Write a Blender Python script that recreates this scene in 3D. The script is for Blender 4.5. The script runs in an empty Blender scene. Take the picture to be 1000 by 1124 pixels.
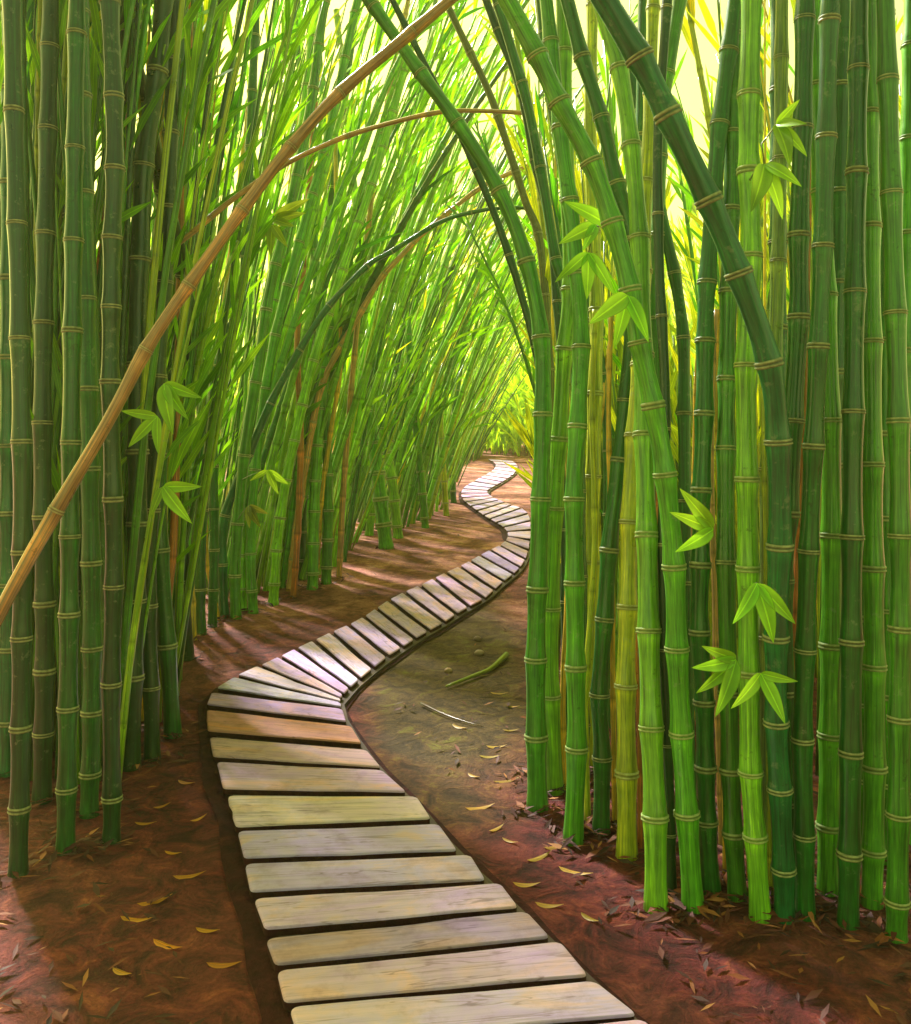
import bpy, math, random
from mathutils import Vector

random.seed(11)
R = math.radians
sc = bpy.context.scene
COL = sc.collection

# ------------------------------------------------------------------ camera
# level camera, eye 1.6 m above the near ground; the frame is shifted down so the horizon sits high
F, CX, HY, EYE = 1000.0, 500.0, 462.0, 1.6
cam_d = bpy.data.cameras.new('camera'); cam = bpy.data.objects.new('camera', cam_d); COL.objects.link(cam)
cam_d.sensor_fit = 'HORIZONTAL'; cam_d.sensor_width = 36; cam_d.lens = 36 * F / 1000
cam_d.shift_y = -(562 - HY) / 1000
cam_d.clip_end = 2000; cam_d.clip_start = .05
cam.location = (0, 0, EYE); cam.rotation_euler = (R(90), 0, 0)
sc.camera = cam

SLOPE, Y0 = .03, 6.0
def ground_z(y):
    return max(0.0, min(y, 70) - Y0) * SLOPE
def on_ground(px, py, lift=0.0):
    """the ground point (or one `lift` above it) seen in the photograph at px, py"""
    k = (py - HY) / F
    d = (EYE - lift) / k
    if d > Y0: d = (EYE - lift + Y0 * SLOPE) / (k + SLOPE)
    return Vector(((px - CX) / F * d, d, ground_z(d) + lift))
def at(px, py, d):
    return Vector(((px - CX) / F * d, d, EYE - (py - HY) / F * d))

# ------------------------------------------------------------------ object helpers
def new_mesh(name, V, Fc, mat, uv=None, smooth=True):
    me = bpy.data.meshes.new(name)
    me.from_pydata([tuple(v) for v in V], [], Fc)
    if uv is not None:
        l = me.uv_layers.new(name='UVMap')
        vals = [0.0] * (2 * len(me.loops))
        k = 0
        for f in uv:
            for c in f:
                vals[2 * k] = c[0]; vals[2 * k + 1] = c[1]; k += 1
        l.data.foreach_set('uv', vals)
    if smooth: me.polygons.foreach_set('use_smooth', [True] * len(me.polygons))
    me.materials.append(mat); me.update()
    return me
def link(name, me, parent=None, loc=(0, 0, 0), color=None):
    o = bpy.data.objects.new(name, me); COL.objects.link(o); o.location = loc
    if parent: o.parent = parent
    if color: o.color = (*color, 1)
    return o
def tag(o, label, cat, group=None, kind=None):
    o['label'] = label; o['category'] = cat
    if group: o['group'] = group
    if kind: o['kind'] = kind
    return o
def empty(name, loc):
    o = bpy.data.objects.new(name, None); COL.objects.link(o); o.location = loc
    o.empty_display_size = .1
    return o

# ------------------------------------------------------------------ materials
def nt(name):
    m = bpy.data.materials.new(name); m.use_nodes = True
    n = m.node_tree.nodes; n.clear()
    return m, n, m.node_tree.links
def node(n, t, **kw):
    x = n.new(t)
    for k, v in kw.items():
        if k == 'ins':
            for a, b in v.items(): x.inputs[a].default_value = b
        else: setattr(x, k, v)
    return x
def ramp(n, stops, interp='LINEAR'):
    x = n.new('ShaderNodeValToRGB'); x.color_ramp.interpolation = interp
    e = x.color_ramp.elements
    while len(e) < len(stops): e.new(.5)
    for i, (p, c) in enumerate(stops):
        e[i].position = p; e[i].color = (*c, 1) if len(c) == 3 else c
    return x
def mix(n, l, mode, a, b, fac):
    x = n.new('ShaderNodeMix'); x.data_type = 'RGBA'; x.blend_type = mode
    for s, v in ((0, fac), (6, a), (7, b)):
        if hasattr(v, 'is_linked'): l.new(v, x.inputs[s])
        elif isinstance(v, (int, float)): x.inputs[s].default_value = v
        else: x.inputs[s].default_value = (*v, 1)
    return x.outputs[2]
def math_(n, l, op, a, b=0.0, c=None):
    x = n.new('ShaderNodeMath'); x.operation = op
    for s, v in enumerate((a, b) if c is None else (a, b, c)):
        if hasattr(v, 'is_linked'): l.new(v, x.inputs[s])
        else: x.inputs[s].default_value = v
    return x.outputs[0]

def m_culm(island=False):
    m, n, l = nt('thicket_culm' if island else 'culm')
    oi = node(n, 'ShaderNodeObjectInfo'); tc = node(n, 'ShaderNodeTexCoord')
    sp = node(n, 'ShaderNodeSeparateXYZ'); l.new(tc.outputs['UV'], sp.inputs[0])
    # fibres: cylinder coordinates so the seam does not show; long along the culm
    ang = math_(n, l, 'MULTIPLY', sp.outputs[0], 6.28318)
    cs, sn = math_(n, l, 'COSINE', ang), math_(n, l, 'SINE', ang)
    cv = node(n, 'ShaderNodeCombineXYZ')
    l.new(cs, cv.inputs[0]); l.new(sn, cv.inputs[1])
    l.new(math_(n, l, 'MULTIPLY_ADD', sp.outputs[1], .35, math_(n, l, 'MULTIPLY', oi.outputs['Random'], 57)), cv.inputs[2])
    fib = node(n, 'ShaderNodeTexNoise', ins={'Scale': 3.2, 'Detail': 5, 'Roughness': .65}); l.new(cv.outputs[0], fib.inputs['Vector'])
    fine = node(n, 'ShaderNodeTexNoise', ins={'Scale': 14, 'Detail': 3}); l.new(cv.outputs[0], fine.inputs['Vector'])
    blot = node(n, 'ShaderNodeTexNoise', ins={'Scale': 4.5, 'Detail': 3, 'Roughness': .7}); l.new(tc.outputs['Object'], blot.inputs['Vector'])
    fr = ramp(n, [(.30, (.18, .26, .24)), (.46, (.80, .82, .78)), (.58, (1.25, 1.15, .9)), (.70, (2.5, 1.95, 1.2))]); l.new(fib.outputs[0], fr.inputs[0])  # strong contrast paints highlight streaks and dark cores into the fibre tone
    c = mix(n, l, 'MULTIPLY', oi.outputs['Color'], fr.outputs[0], .9)
    f2 = ramp(n, [(.3, (.72, .72, .72)), (.7, (1.25, 1.22, 1.1))]); l.new(fine.outputs[0], f2.inputs[0])
    c = mix(n, l, 'MULTIPLY', c, f2.outputs[0], .8)
    # each internode: older, browner skin towards its ends, pale bloom below the node
    if island:
        g = node(n, 'ShaderNodeNewGeometry')
        ir = ramp(n, [(0, (.16, .34, .35)), (.25, (.45, .65, .7)), (.45, (.9, .95, 1)), (.65, (1.3, 1.15, .8)), (.82, (2.0, 1.35, .7)), (.93, (2.6, 1.3, .8)), (1, (2.4, .75, .8))], 'CONSTANT'); l.new(g.outputs['Random Per Island'], ir.inputs[0])
        c = mix(n, l, 'MULTIPLY', c, ir.outputs[0], 1)
    fv = math_(n, l, 'FRACT', sp.outputs[1])
    en = ramp(n, [(0, (.5, .5, .42)), (.06, (.95, .95, .9)), (.82, (1, 1, 1)), (.93, (1.5, 1.4, 1.2)), (1, (.75, .7, .55))]); l.new(fv, en.inputs[0])
    c = mix(n, l, 'MULTIPLY', c, en.outputs[0], .75)
    bl = ramp(n, [(.38, (.7, .72, .65)), (.55, (1, 1, 1)), (.68, (1.3, 1.22, 1.0))]); l.new(blot.outputs[0], bl.inputs[0])
    c = mix(n, l, 'MULTIPLY', c, bl.outputs[0], .8)
    li = node(n, 'ShaderNodeTexNoise', ins={'Scale': 26, 'Detail': 6, 'Roughness': .72}); l.new(tc.outputs['Object'], li.inputs['Vector'])
    lm = ramp(n, [(.60, (0, 0, 0)), (.68, (1, 1, 1))]); l.new(math_(n, l, 'ADD', li.outputs[0], math_(n, l, 'MULTIPLY_ADD', blot.outputs[0], .5, -.25)), lm.inputs[0])
    c = mix(n, l, 'MIX', c, (.30, .34, .20), math_(n, l, 'MULTIPLY', lm.outputs[0], .30))
    dm = ramp(n, [(.30, (.25, .22, .16)), (.37, (1, 1, 1))]); l.new(math_(n, l, 'ADD', li.outputs[0], math_(n, l, 'MULTIPLY_ADD', blot.outputs[0], -.4, .2)), dm.inputs[0])
    c = mix(n, l, 'MULTIPLY', c, dm.outputs[0], .6)
    b = node(n, 'ShaderNodeBsdfPrincipled', ins={'Roughness': .34, 'Coat Weight': .6, 'Coat Roughness': .14, 'Sheen Weight': .10, 'Sheen Roughness': .25, 'Sheen Tint': (.8, 1, .45, 1), 'Specular IOR Level': .5})
    l.new(c, b.inputs['Base Color'])
    rr = node(n, 'ShaderNodeMapRange', ins={1: .3, 2: .7, 3: .25, 4: .55}); l.new(blot.outputs[0], rr.inputs[0]); l.new(rr.outputs[0], b.inputs['Roughness'])
    bp = node(n, 'ShaderNodeBump', ins={'Strength': .25, 'Distance': .004}); l.new(fib.outputs[0], bp.inputs['Height']); l.new(bp.outputs[0], b.inputs['Normal'])
    o = node(n, 'ShaderNodeOutputMaterial'); l.new(b.outputs[0], o.inputs[0])
    return m
def m_ring():
    m, n, l = nt('node_ring')
    oi = node(n, 'ShaderNodeObjectInfo'); tc = node(n, 'ShaderNodeTexCoord')
    sp = node(n, 'ShaderNodeSeparateXYZ'); l.new(tc.outputs['UV'], sp.inputs[0])
    rp = ramp(n, [(0, (.25, .24, .12)), (.25, (.55, .55, .30)), (.42, (.22, .20, .09)), (.5, (.045, .035, .02)), (.6, (.24, .22, .1)), (.8, (.58, .60, .33)), (1, (.25, .25, .12))]); l.new(sp.outputs[1], rp.inputs[0])
    no = node(n, 'ShaderNodeTexNoise', ins={'Scale': 60, 'Detail': 3}); l.new(tc.outputs['Object'], no.inputs['Vector'])
    nr = ramp(n, [(.3, (.55, .52, .45)), (.7, (1.2, 1.2, 1.1))]); l.new(no.outputs[0], nr.inputs[0])
    c = mix(n, l, 'MULTIPLY', rp.outputs[0], nr.outputs[0], 1)
    c = mix(n, l, 'MIX', c, oi.outputs['Color'], .28)
    b = node(n, 'ShaderNodeBsdfPrincipled', ins={'Roughness': .5}); l.new(c, b.inputs['Base Color'])
    o = node(n, 'ShaderNodeOutputMaterial'); l.new(b.outputs[0], o.inputs[0])
    return m
def m_leaf(name, trans=.45, island=False):
    m, n, l = nt(name)
    oi = node(n, 'ShaderNodeObjectInfo'); tc = node(n, 'ShaderNodeTexCoord')
    sp = node(n, 'ShaderNodeSeparateXYZ'); l.new(tc.outputs['UV'], sp.inputs[0])
    d = math_(n, l, 'ABSOLUTE', math_(n, l, 'SUBTRACT', sp.outputs[0], .5))
    vein = ramp(n, [(0, (1.75, 1.6, 1.2)), (.035, (1.5, 1.4, 1.1)), (.06, (.85, .85, .8)), (.3, (1.0, 1.0, 1.0)), (.43, (1.2, 1.15, 1.05)), (.5, (.6, .6, .5))]); l.new(d, vein.inputs[0])
    c = mix(n, l, 'MULTIPLY', oi.outputs['Color'], vein.outputs[0], .9)
    wv = node(n, 'ShaderNodeTexWave', ins={'Scale': 9, 'Distortion': 1.5, 'Detail': 2}); l.new(tc.outputs['UV'], wv.inputs['Vector'])
    c = mix(n, l, 'MULTIPLY', c, wv.outputs[0], .18)
    no = node(n, 'ShaderNodeTexNoise', ins={'Scale': 7, 'Detail': 4}); l.new(tc.outputs['Object'], no.inputs['Vector'])
    nr = ramp(n, [(.3, (.6, .66, .5)), (.7, (1.3, 1.2, 1.0))]); l.new(no.outputs[0], nr.inputs[0])
    c = mix(n, l, 'MULTIPLY', c, nr.outputs[0], .8)
    if island:
        g = node(n, 'ShaderNodeNewGeometry')
        ir = ramp(n, [(0, (.35, .5, .35)), (.3, (.75, .85, .7)), (.55, (1.1, 1.05, 1)), (.85, (1.5, 1.3, 1)), (1, (1.8, 1.35, .8))]); l.new(g.outputs['Random Per Island'], ir.inputs[0])
        c = mix(n, l, 'MULTIPLY', c, ir.outputs[0], .9)
    b = node(n, 'ShaderNodeBsdfPrincipled', ins={'Roughness': .42, 'Specular IOR Level': .4}); l.new(c, b.inputs['Base Color'])
    t = node(n, 'ShaderNodeBsdfTranslucent'); l.new(mix(n, l, 'MULTIPLY', c, (1.5, 1.3, .5), 1), t.inputs[0])
    ms = node(n, 'ShaderNodeMixShader', ins={0: trans}); l.new(b.outputs[0], ms.inputs[1]); l.new(t.outputs[0], ms.inputs[2])
    o = node(n, 'ShaderNodeOutputMaterial'); l.new(ms.outputs[0], o.inputs[0])
    return m
def m_litter():
    m, n, l = nt('leaf_litter')
    g = node(n, 'ShaderNodeNewGeometry')
    ir = ramp(n, [(0, (.02, .004, .005)), (.35, (.06, .010, .010)), (.7, (.13, .024, .016)), (.88, (.24, .06, .02)), (1, (.42, .17, .05))]); l.new(g.outputs['Random Per Island'], ir.inputs[0])
    b = node(n, 'ShaderNodeBsdfPrincipled', ins={'Roughness': .7}); l.new(ir.outputs[0], b.inputs['Base Color'])
    o = node(n, 'ShaderNodeOutputMaterial'); l.new(b.outputs[0], o.inputs[0])
    return m
def m_soil():
    m, n, l = nt('soil')
    tc = node(n, 'ShaderNodeTexCoord')
    big = node(n, 'ShaderNodeTexNoise', ins={'Scale': 1.1, 'Detail': 6, 'Roughness': .6, 'Distortion': .6}); l.new(tc.outputs['Object'], big.inputs['Vector'])
    med = node(n, 'ShaderNodeTexNoise', ins={'Scale': 7, 'Detail': 8, 'Roughness': .7, 'Distortion': .9}); l.new(tc.outputs['Object'], med.inputs['Vector'])
    fin = node(n, 'ShaderNodeTexNoise', ins={'Scale': 60, 'Detail': 6, 'Roughness': .7}); l.new(tc.outputs['Object'], fin.inputs['Vector'])
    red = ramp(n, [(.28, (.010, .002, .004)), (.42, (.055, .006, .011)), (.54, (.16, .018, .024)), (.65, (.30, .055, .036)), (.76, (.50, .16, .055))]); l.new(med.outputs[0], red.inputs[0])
    tan = ramp(n, [(.3, (.30, .07, .065)), (.5, (.66, .26, .20)), (.7, (.82, .46, .33))]); l.new(med.outputs[0], tan.inputs[0])
    bm = ramp(n, [(.45, (0, 0, 0)), (.62, (1, 1, 1))]); l.new(big.outputs[0], bm.inputs[0])
    # the trodden bank further along the path is paler and drier
    sp = node(n, 'ShaderNodeSeparateXYZ'); l.new(tc.outputs['Object'], sp.inputs[0])
    far = node(n, 'ShaderNodeMapRange', ins={1: 5.0, 2: 9, 3: 0.10, 4: .9}); l.new(sp.outputs[1], far.inputs[0])
    c = mix(n, l, 'MIX', red.outputs[0], tan.outputs[0], math_(n, l, 'MULTIPLY', far.outputs[0], math_(n, l, 'ADD', bm.outputs[0], .25)))
    # mossy humus patch inside the bend, right of the boardwalk
    dx = math_(n, l, 'DIVIDE', math_(n, l, 'SUBTRACT', sp.outputs[0], -.02), .55)
    dy = math_(n, l, 'DIVIDE', math_(n, l, 'SUBTRACT', sp.outputs[1], 6.2), 2.6)
    rr = math_(n, l, 'ADD', math_(n, l, 'MULTIPLY', dx, dx), math_(n, l, 'MULTIPLY', dy, dy))
    rr = math_(n, l, 'ADD', rr, math_(n, l, 'MULTIPLY_ADD', big.outputs[0], 1.6, -.8))
    mk = node(n, 'ShaderNodeMapRange', ins={1: .6, 2: 1.3, 3: .85, 4: 0}); l.new(rr, mk.inputs[0])
    moss = ramp(n, [(.3, (.035, .022, .010)), (.45, (.085, .060, .022)), (.56, (.14, .10, .03)), (.64, (.15, .17, .02)), (.75, (.22, .20, .06))]); l.new(med.outputs[0], moss.inputs[0])
    c = mix(n, l, 'MIX', c, moss.outputs[0], mk.outputs[0])
    # fine random mottling over the whole soil
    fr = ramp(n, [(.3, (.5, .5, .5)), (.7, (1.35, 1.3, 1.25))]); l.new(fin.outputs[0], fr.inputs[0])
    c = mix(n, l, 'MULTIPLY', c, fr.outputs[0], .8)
    b = node(n, 'ShaderNodeBsdfPrincipled', ins={'Roughness': .8, 'Specular IOR Level': .3}); l.new(c, b.inputs['Base Color'])
    h = math_(n, l, 'ADD', math_(n, l, 'MULTIPLY', med.outputs[0], 1.0), math_(n, l, 'MULTIPLY', fin.outputs[0], .3))
    bp = node(n, 'ShaderNodeBump', ins={'Strength': .9, 'Distance': .05}); l.new(h, bp.inputs['Height']); l.new(bp.outputs[0], b.inputs['Normal'])
    o = node(n, 'ShaderNodeOutputMaterial'); l.new(b.outputs[0], o.inputs[0])
    return m
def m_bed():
    m, n, l = nt('humus_and_edge_shade')
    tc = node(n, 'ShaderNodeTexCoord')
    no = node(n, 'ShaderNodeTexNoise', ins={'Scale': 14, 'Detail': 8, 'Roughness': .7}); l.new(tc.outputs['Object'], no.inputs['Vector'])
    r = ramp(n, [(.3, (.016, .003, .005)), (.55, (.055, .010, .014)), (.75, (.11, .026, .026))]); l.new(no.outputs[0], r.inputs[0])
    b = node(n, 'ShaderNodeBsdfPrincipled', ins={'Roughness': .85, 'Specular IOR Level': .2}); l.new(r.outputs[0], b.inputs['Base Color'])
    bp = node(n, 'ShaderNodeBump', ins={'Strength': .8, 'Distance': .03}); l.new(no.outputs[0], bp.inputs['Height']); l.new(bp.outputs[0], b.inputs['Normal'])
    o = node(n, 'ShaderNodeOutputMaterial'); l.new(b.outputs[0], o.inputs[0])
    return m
def m_plank():
    m, n, l = nt('weathered_plank')
    oi = node(n, 'ShaderNodeObjectInfo'); tc = node(n, 'ShaderNodeTexCoord')
    sp = node(n, 'ShaderNodeSeparateXYZ'); l.new(tc.outputs['UV'], sp.inputs[0])
    cv = node(n, 'ShaderNodeCombineXYZ')
    l.new(math_(n, l, 'MULTIPLY', sp.outputs[0], 1.6), cv.inputs[0]); l.new(math_(n, l, 'MULTIPLY', sp.outputs[1], 38), cv.inputs[1])
    l.new(math_(n, l, 'MULTIPLY', oi.outputs['Random'], 91), cv.inputs[2])
    gr = node(n, 'ShaderNodeTexNoise', ins={'Scale': 1.6, 'Detail': 8, 'Roughness': .68, 'Distortion': .5}); l.new(cv.outputs[0], gr.inputs['Vector'])
    cb = node(n, 'ShaderNodeCombineXYZ')
    l.new(math_(n, l, 'MULTIPLY', sp.outputs[0], 1.0), cb.inputs[0]); l.new(math_(n, l, 'MULTIPLY', sp.outputs[1], 2.2), cb.inputs[1]); l.new(math_(n, l, 'MULTIPLY', oi.outputs['Random'], 33), cb.inputs[2])
    bl = node(n, 'ShaderNodeTexNoise', ins={'Scale': 3, 'Detail': 4, 'Roughness': .6, 'Distortion': .8}); l.new(cb.outputs[0], bl.inputs['Vector'])
    g1 = ramp(n, [(.30, (.30, .25, .26)), (.38, (.70, .66, .68)), (.5, (.95, .93, .94)), (.7, (1.28, 1.24, 1.2))]); l.new(gr.outputs[0], g1.inputs[0])
    tint = ramp(n, [(.36, (.90, .80, 1.06)), (.5, (1, .97, 1)), (.62, (1.2, 1.0, .72))]); l.new(bl.outputs[0], tint.inputs[0])
    c = mix(n, l, 'MULTIPLY', oi.outputs['Color'], g1.outputs[0], .5)
    c = mix(n, l, 'MULTIPLY', c, tint.outputs[0], .9)
    ck = node(n, 'ShaderNodeCombineXYZ')
    l.new(math_(n, l, 'MULTIPLY', sp.outputs[0], 2.2), ck.inputs[0]); l.new(math_(n, l, 'MULTIPLY', sp.outputs[1], 26), ck.inputs[1]); l.new(math_(n, l, 'MULTIPLY', oi.outputs['Random'], 47), ck.inputs[2])
    cn = node(n, 'ShaderNodeTexNoise', ins={'Scale': 1.0, 'Detail': 3, 'Roughness': .5, 'Distortion': .7}); l.new(ck.outputs[0], cn.inputs['Vector'])
    cr = ramp(n, [(0, (.22, .16, .15)), (.010, (.35, .27, .26)), (.022, (1, 1, 1))]); l.new(math_(n, l, 'ABSOLUTE', math_(n, l, 'SUBTRACT', cn.outputs[0], .40)), cr.inputs[0])
    c = mix(n, l, 'MULTIPLY', c, cr.outputs[0], .45)
    di = node(n, 'ShaderNodeTexNoise', ins={'Scale': 9, 'Detail': 7, 'Roughness': .72}); l.new(tc.outputs['Object'], di.inputs['Vector'])
    dr = ramp(n, [(.36, (.50, .40, .38)), (.5, (1, 1, 1))]); l.new(di.outputs[0], dr.inputs[0])
    c = mix(n, l, 'MULTIPLY', c, dr.outputs[0], .35)
    b = node(n, 'ShaderNodeBsdfPrincipled', ins={'Roughness': .6, 'Specular IOR Level': .3}); l.new(c, b.inputs['Base Color'])
    bp = node(n, 'ShaderNodeBump', ins={'Strength': .35, 'Distance': .006}); l.new(gr.outputs[0], bp.inputs['Height']); l.new(bp.outputs[0], b.inputs['Normal'])
    o = node(n, 'ShaderNodeOutputMaterial'); l.new(b.outputs[0], o.inputs[0])
    return m
M_CULM, M_THIN, M_RING = m_culm(), m_culm(True), m_ring()
M_LEAF, M_FOL = m_leaf('spray_leaf', .35), m_leaf('thicket_leaf', .5, True)
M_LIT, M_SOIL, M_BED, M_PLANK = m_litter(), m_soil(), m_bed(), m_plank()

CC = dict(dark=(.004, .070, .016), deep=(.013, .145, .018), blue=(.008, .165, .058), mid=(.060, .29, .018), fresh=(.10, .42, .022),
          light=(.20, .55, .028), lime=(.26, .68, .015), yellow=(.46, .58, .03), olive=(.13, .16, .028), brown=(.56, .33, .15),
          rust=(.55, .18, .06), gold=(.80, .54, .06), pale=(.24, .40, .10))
CW = dict(dark='dark green', deep='deep green', blue='bluish dark green', mid='mid green', fresh='fresh green', light='light green',
          lime='bright lime green', yellow='yellowish green', olive='olive', brown='tan brown', rust='rust orange', gold='golden yellow', pale='pale green')
def vary(c, a=.18):
    k = 1 + random.uniform(-a, a)
    return tuple(min(.9, x * k * (1 + random.uniform(-.08, .08))) for x in c)

# ------------------------------------------------------------------ bamboo culms
def spline(P, per=8):
    """Catmull-Rom through the points"""
    Q = [P[0] * 2 - P[1]] + list(P) + [P[-1] * 2 - P[-2]]
    out = []
    for i in range(1, len(Q) - 2):
        p0, p1, p2, p3 = Q[i - 1:i + 3]
        for k in range(per):
            t = k / per
            out.append(.5 * ((2 * p1) + (p2 - p0) * t + (2 * p0 - 5 * p1 + 4 * p2 - p3) * t * t + (3 * p1 - p0 - 3 * p2 + p3) * t ** 3))
    out.append(P[-1].copy())
    return out
class Path:
    def __init__(s, P, per=8):
        s.p = spline(P, per); s.s = [0.0]
        for a, b in zip(s.p, s.p[1:]): s.s.append(s.s[-1] + (b - a).length)
        s.L = s.s[-1]
    def at(s, d):
        d = max(0, min(s.L, d)); lo, hi = 0, len(s.s) - 1
        while hi - lo > 1:
            m = (lo + hi) // 2
            if s.s[m] <= d: lo = m
            else: hi = m
        seg = s.s[hi] - s.s[lo] or 1e-9
        return s.p[lo].lerp(s.p[hi], (d - s.s[lo]) / seg), (s.p[hi] - s.p[lo]).normalized()
def frame(t):
    u = t.cross(Vector((0, 1, 0)))
    if u.length < 1e-3: u = t.cross(Vector((1, 0, 0)))
    u.normalize(); return u, t.cross(u).normalized()
def tube(path, stations, base, seg):
    """stations: (distance, radius, v); rings of a swept tube"""
    V, Fc, U = [], [], []
    for (d, r, v) in stations:
        p, t = path.at(d); u, w = frame(t); p = p - base
        for k in range(seg):
            a = 2 * math.pi * k / seg
            V.append(p + u * (math.cos(a) * r) + w * (math.sin(a) * r))
    for i in range(len(stations) - 1):
        for k in range(seg):
            k2 = (k + 1) % seg
            Fc.append((i * seg + k, i * seg + k2, (i + 1) * seg + k2, (i + 1) * seg + k))
            v0, v1 = stations[i][2], stations[i + 1][2]
            U.append(((k / seg, v0), ((k + 1) / seg, v0), ((k + 1) / seg, v1), (k / seg, v1)))
    n = len(stations) - 1
    Fc.append(tuple(reversed(range(seg)))); U.append([(0, 0)] * seg)
    Fc.append(tuple(n * seg + k for k in range(seg))); U.append([(0, .5)] * seg)
    return V, Fc, U

STALK = {}
def bamboo(key, label, col, P, r0, r1, nodes=None, gap=.34, seg=14, rings=True, group=None, flare=.20, name='bamboo_stalk', cat='bamboo stalk'):
    base = P[0].copy()
    path = Path(P)
    root = empty(name, base); tag(root, label, cat, group)
    rad = lambda d: r0 + (r1 - r0) * (d / path.L)
    if nodes is None:
        nodes = []; d = random.uniform(.12, .3)
        while d < path.L - .05:
            nodes.append(d); d += gap * random.uniform(.85, 1.15) * (.8 + .4 * min(1, d / 2))
    nodes = sorted(x for x in nodes if .03 < x < path.L - .03)
    B = [-.001] + nodes + [path.L]
    st = []
    for i, (a, b) in enumerate(zip(B, B[1:])):
        ks = 9 if rings else 5
        for k in range(ks):
            t = k / ks
            st.append((a + (b - a) * t, rad(a + (b - a) * t) * (.90 + flare * abs(2 * t - 1) ** 2.6), i + t))
    st.append((path.L, rad(path.L), len(B) - 1))
    V, Fc, U = tube(path, st, base, seg)
    # sink the foot a little into the soil
    for k in range(seg): V[k].z -= .04
    culm = link('culm', new_mesh('culm', V, Fc, M_CULM, U), root, color=col)
    if rings:
        for d in nodes:
            r = rad(d) * random.uniform(.985, 1.03); h = max(.006, r * random.uniform(.24, .36))
            prof = [(-1.0, 1.03), (-.62, 1.17), (-.3, 1.13), (0, 1.085), (.3, 1.12), (.65, 1.155), (1.0, 1.03)]
            rs = [(d + h * a, r * q * (1.0 if flare > .1 else .97), (a + 1) / 2) for a, q in prof]
            V, Fc, U = tube(path, rs, base, seg)
            link('node_ring', new_mesh('node_ring', V, Fc[:-2], M_RING, U[:-2]), culm, color=col)
    STALK[key] = (root, path, rad, base, col)
    return root

def hero(key, label, ck, pts, w0, w1, nodes=None, lean=0.0, d=None, ext=190, gap=.34, **kw):
    """a stalk traced in the photograph: stands where its foot meets the ground; `lean` metres away from (+) or
    towards (-) the viewer at its top"""
    f = on_ground(*pts[0]); d0 = d or f.y
    y0, y1 = pts[0][1], pts[-1][1]
    q = list(pts)
    if ext:
        a, b = q[-2], q[-1]; s = ext / max(1, math.hypot(b[0] - a[0], b[1] - a[1]))
        q.append((b[0] + (b[0] - a[0]) * s, b[1] + (b[1] - a[1]) * s))
    # run length fraction for the lean
    L = [0]
    for a, b in zip(q, q[1:]): L.append(L[-1] + math.hypot(b[0] - a[0], b[1] - a[1]))
    P = [at(x, y, d0 + lean * (s / L[-1]) ** 1.3) for (x, y), s in zip(q, L)]
    P[0] = f if d is None else P[0]
    nd = None
    if nodes:
        path = Path(P); nd = []
        for ny in nodes:                       # node heights read off the photograph
            best = min(range(len(path.p)), key=lambda i: abs((HY + (EYE - path.p[i].z) / path.p[i].y * F) - ny))
            i = best; lo, hi = max(0, i - 1), min(len(path.p) - 1, i + 1)
            y_ = lambda p: HY + (EYE - p.z) / p.y * F
            ya, yb = y_(path.p[lo]), y_(path.p[hi])
            t = (ny - ya) / (yb - ya) if abs(yb - ya) > 1e-6 else .5
            nd.append(path.s[lo] + (path.s[hi] - path.s[lo]) * max(0, min(1, t)))
        top = max(nd)
        while top < path.L: top += gap * 1.1; nd.append(top)
    r = bamboo(key, label, vary(CC[ck], .10), P, w0 / 2 / F * d0, w1 / 2 / F * (d0 + lean), nodes=nd, gap=gap, **kw)
    return r

G_R = 'bamboo stalks right of the boardwalk'
G_L = 'bamboo stalks left of the boardwalk'
# ---- right of the boardwalk, near rows (foot first, then up the culm)
hero('R1', 'arching green stalk nearest the boardwalk on its right, bent over the path to upper left', 'mid',
     [(590, 887), (588, 720), (593, 560), (596, 450), (594, 370), (578, 287), (548, 209), (502, 135), (462, 80), (430, 35)], 24, 13,
     [809, 724, 647, 548, 455, 370, 287, 209, 135, 80], lean=.35, group=G_R)
hero('R1b', 'thin dark stalk arching to upper left just behind the nearest arching green stalk', 'dark',
     [(594, 852), (596, 700), (598, 560), (594, 420), (574, 330), (542, 233), (500, 137), (454, 46)], 11, 7, lean=.3, group=G_R)
hero('R2', 'yellow green stalk second from the boardwalk, foot close behind the first stalk', 'light',
     [(609, 870), (604, 714), (609, 558), (614, 482), (620, 383), (626, 317), (624, 218), (621, 149), (619, 47)], 20, 17,
     [764, 668, 558, 482, 383, 317, 218, 149], lean=.1, group=G_R)
hero('R3', 'green stalk third from the boardwalk, with a foot standing forward of its neighbours', 'fresh',
     [(629, 924), (633, 826), (632, 734), (630, 548), (634, 468), (638, 381), (635, 320), (628, 240), (616, 150), (604, 40)], 23, 15,
     [822, 733, 640, 548, 468, 381, 300, 220, 140], lean=.4, group=G_R)
hero('R4', 'dark green stalk bowing gently to the right behind the twin yellow green ones', 'deep',
     [(660, 913), (661, 832), (658, 763), (664, 676), (669, 600), (680, 505), (687, 440), (696, 340), (702, 260), (705, 150), (707, 40)], 20, 16,
     [832, 763, 680, 604, 505, 440, 350, 255, 150], lean=.4, group=G_R)
hero('R5', 'yellow green stalk with slanted foot, left neighbour of the brightest thick stalk', 'yellow',
     [(688, 940), (688, 849), (687, 753), (689, 666), (691, 571), (696, 478), (702, 400), (706, 320), (708, 220), (713, 130), (716, 36)], 24, 12,
     [849, 753, 666, 573, 478, 400], lean=.5, group=G_R)
hero('R17', 'pale yellow green stalk standing far back between the third and fourth stalks', 'yellow',
     [(648, 845), (647, 700), (651, 523), (653, 432), (655, 330), (650, 230), (648, 120), (650, 34)], 20, 12,
     [617, 523, 432, 340], lean=.3, group=G_R)
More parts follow.
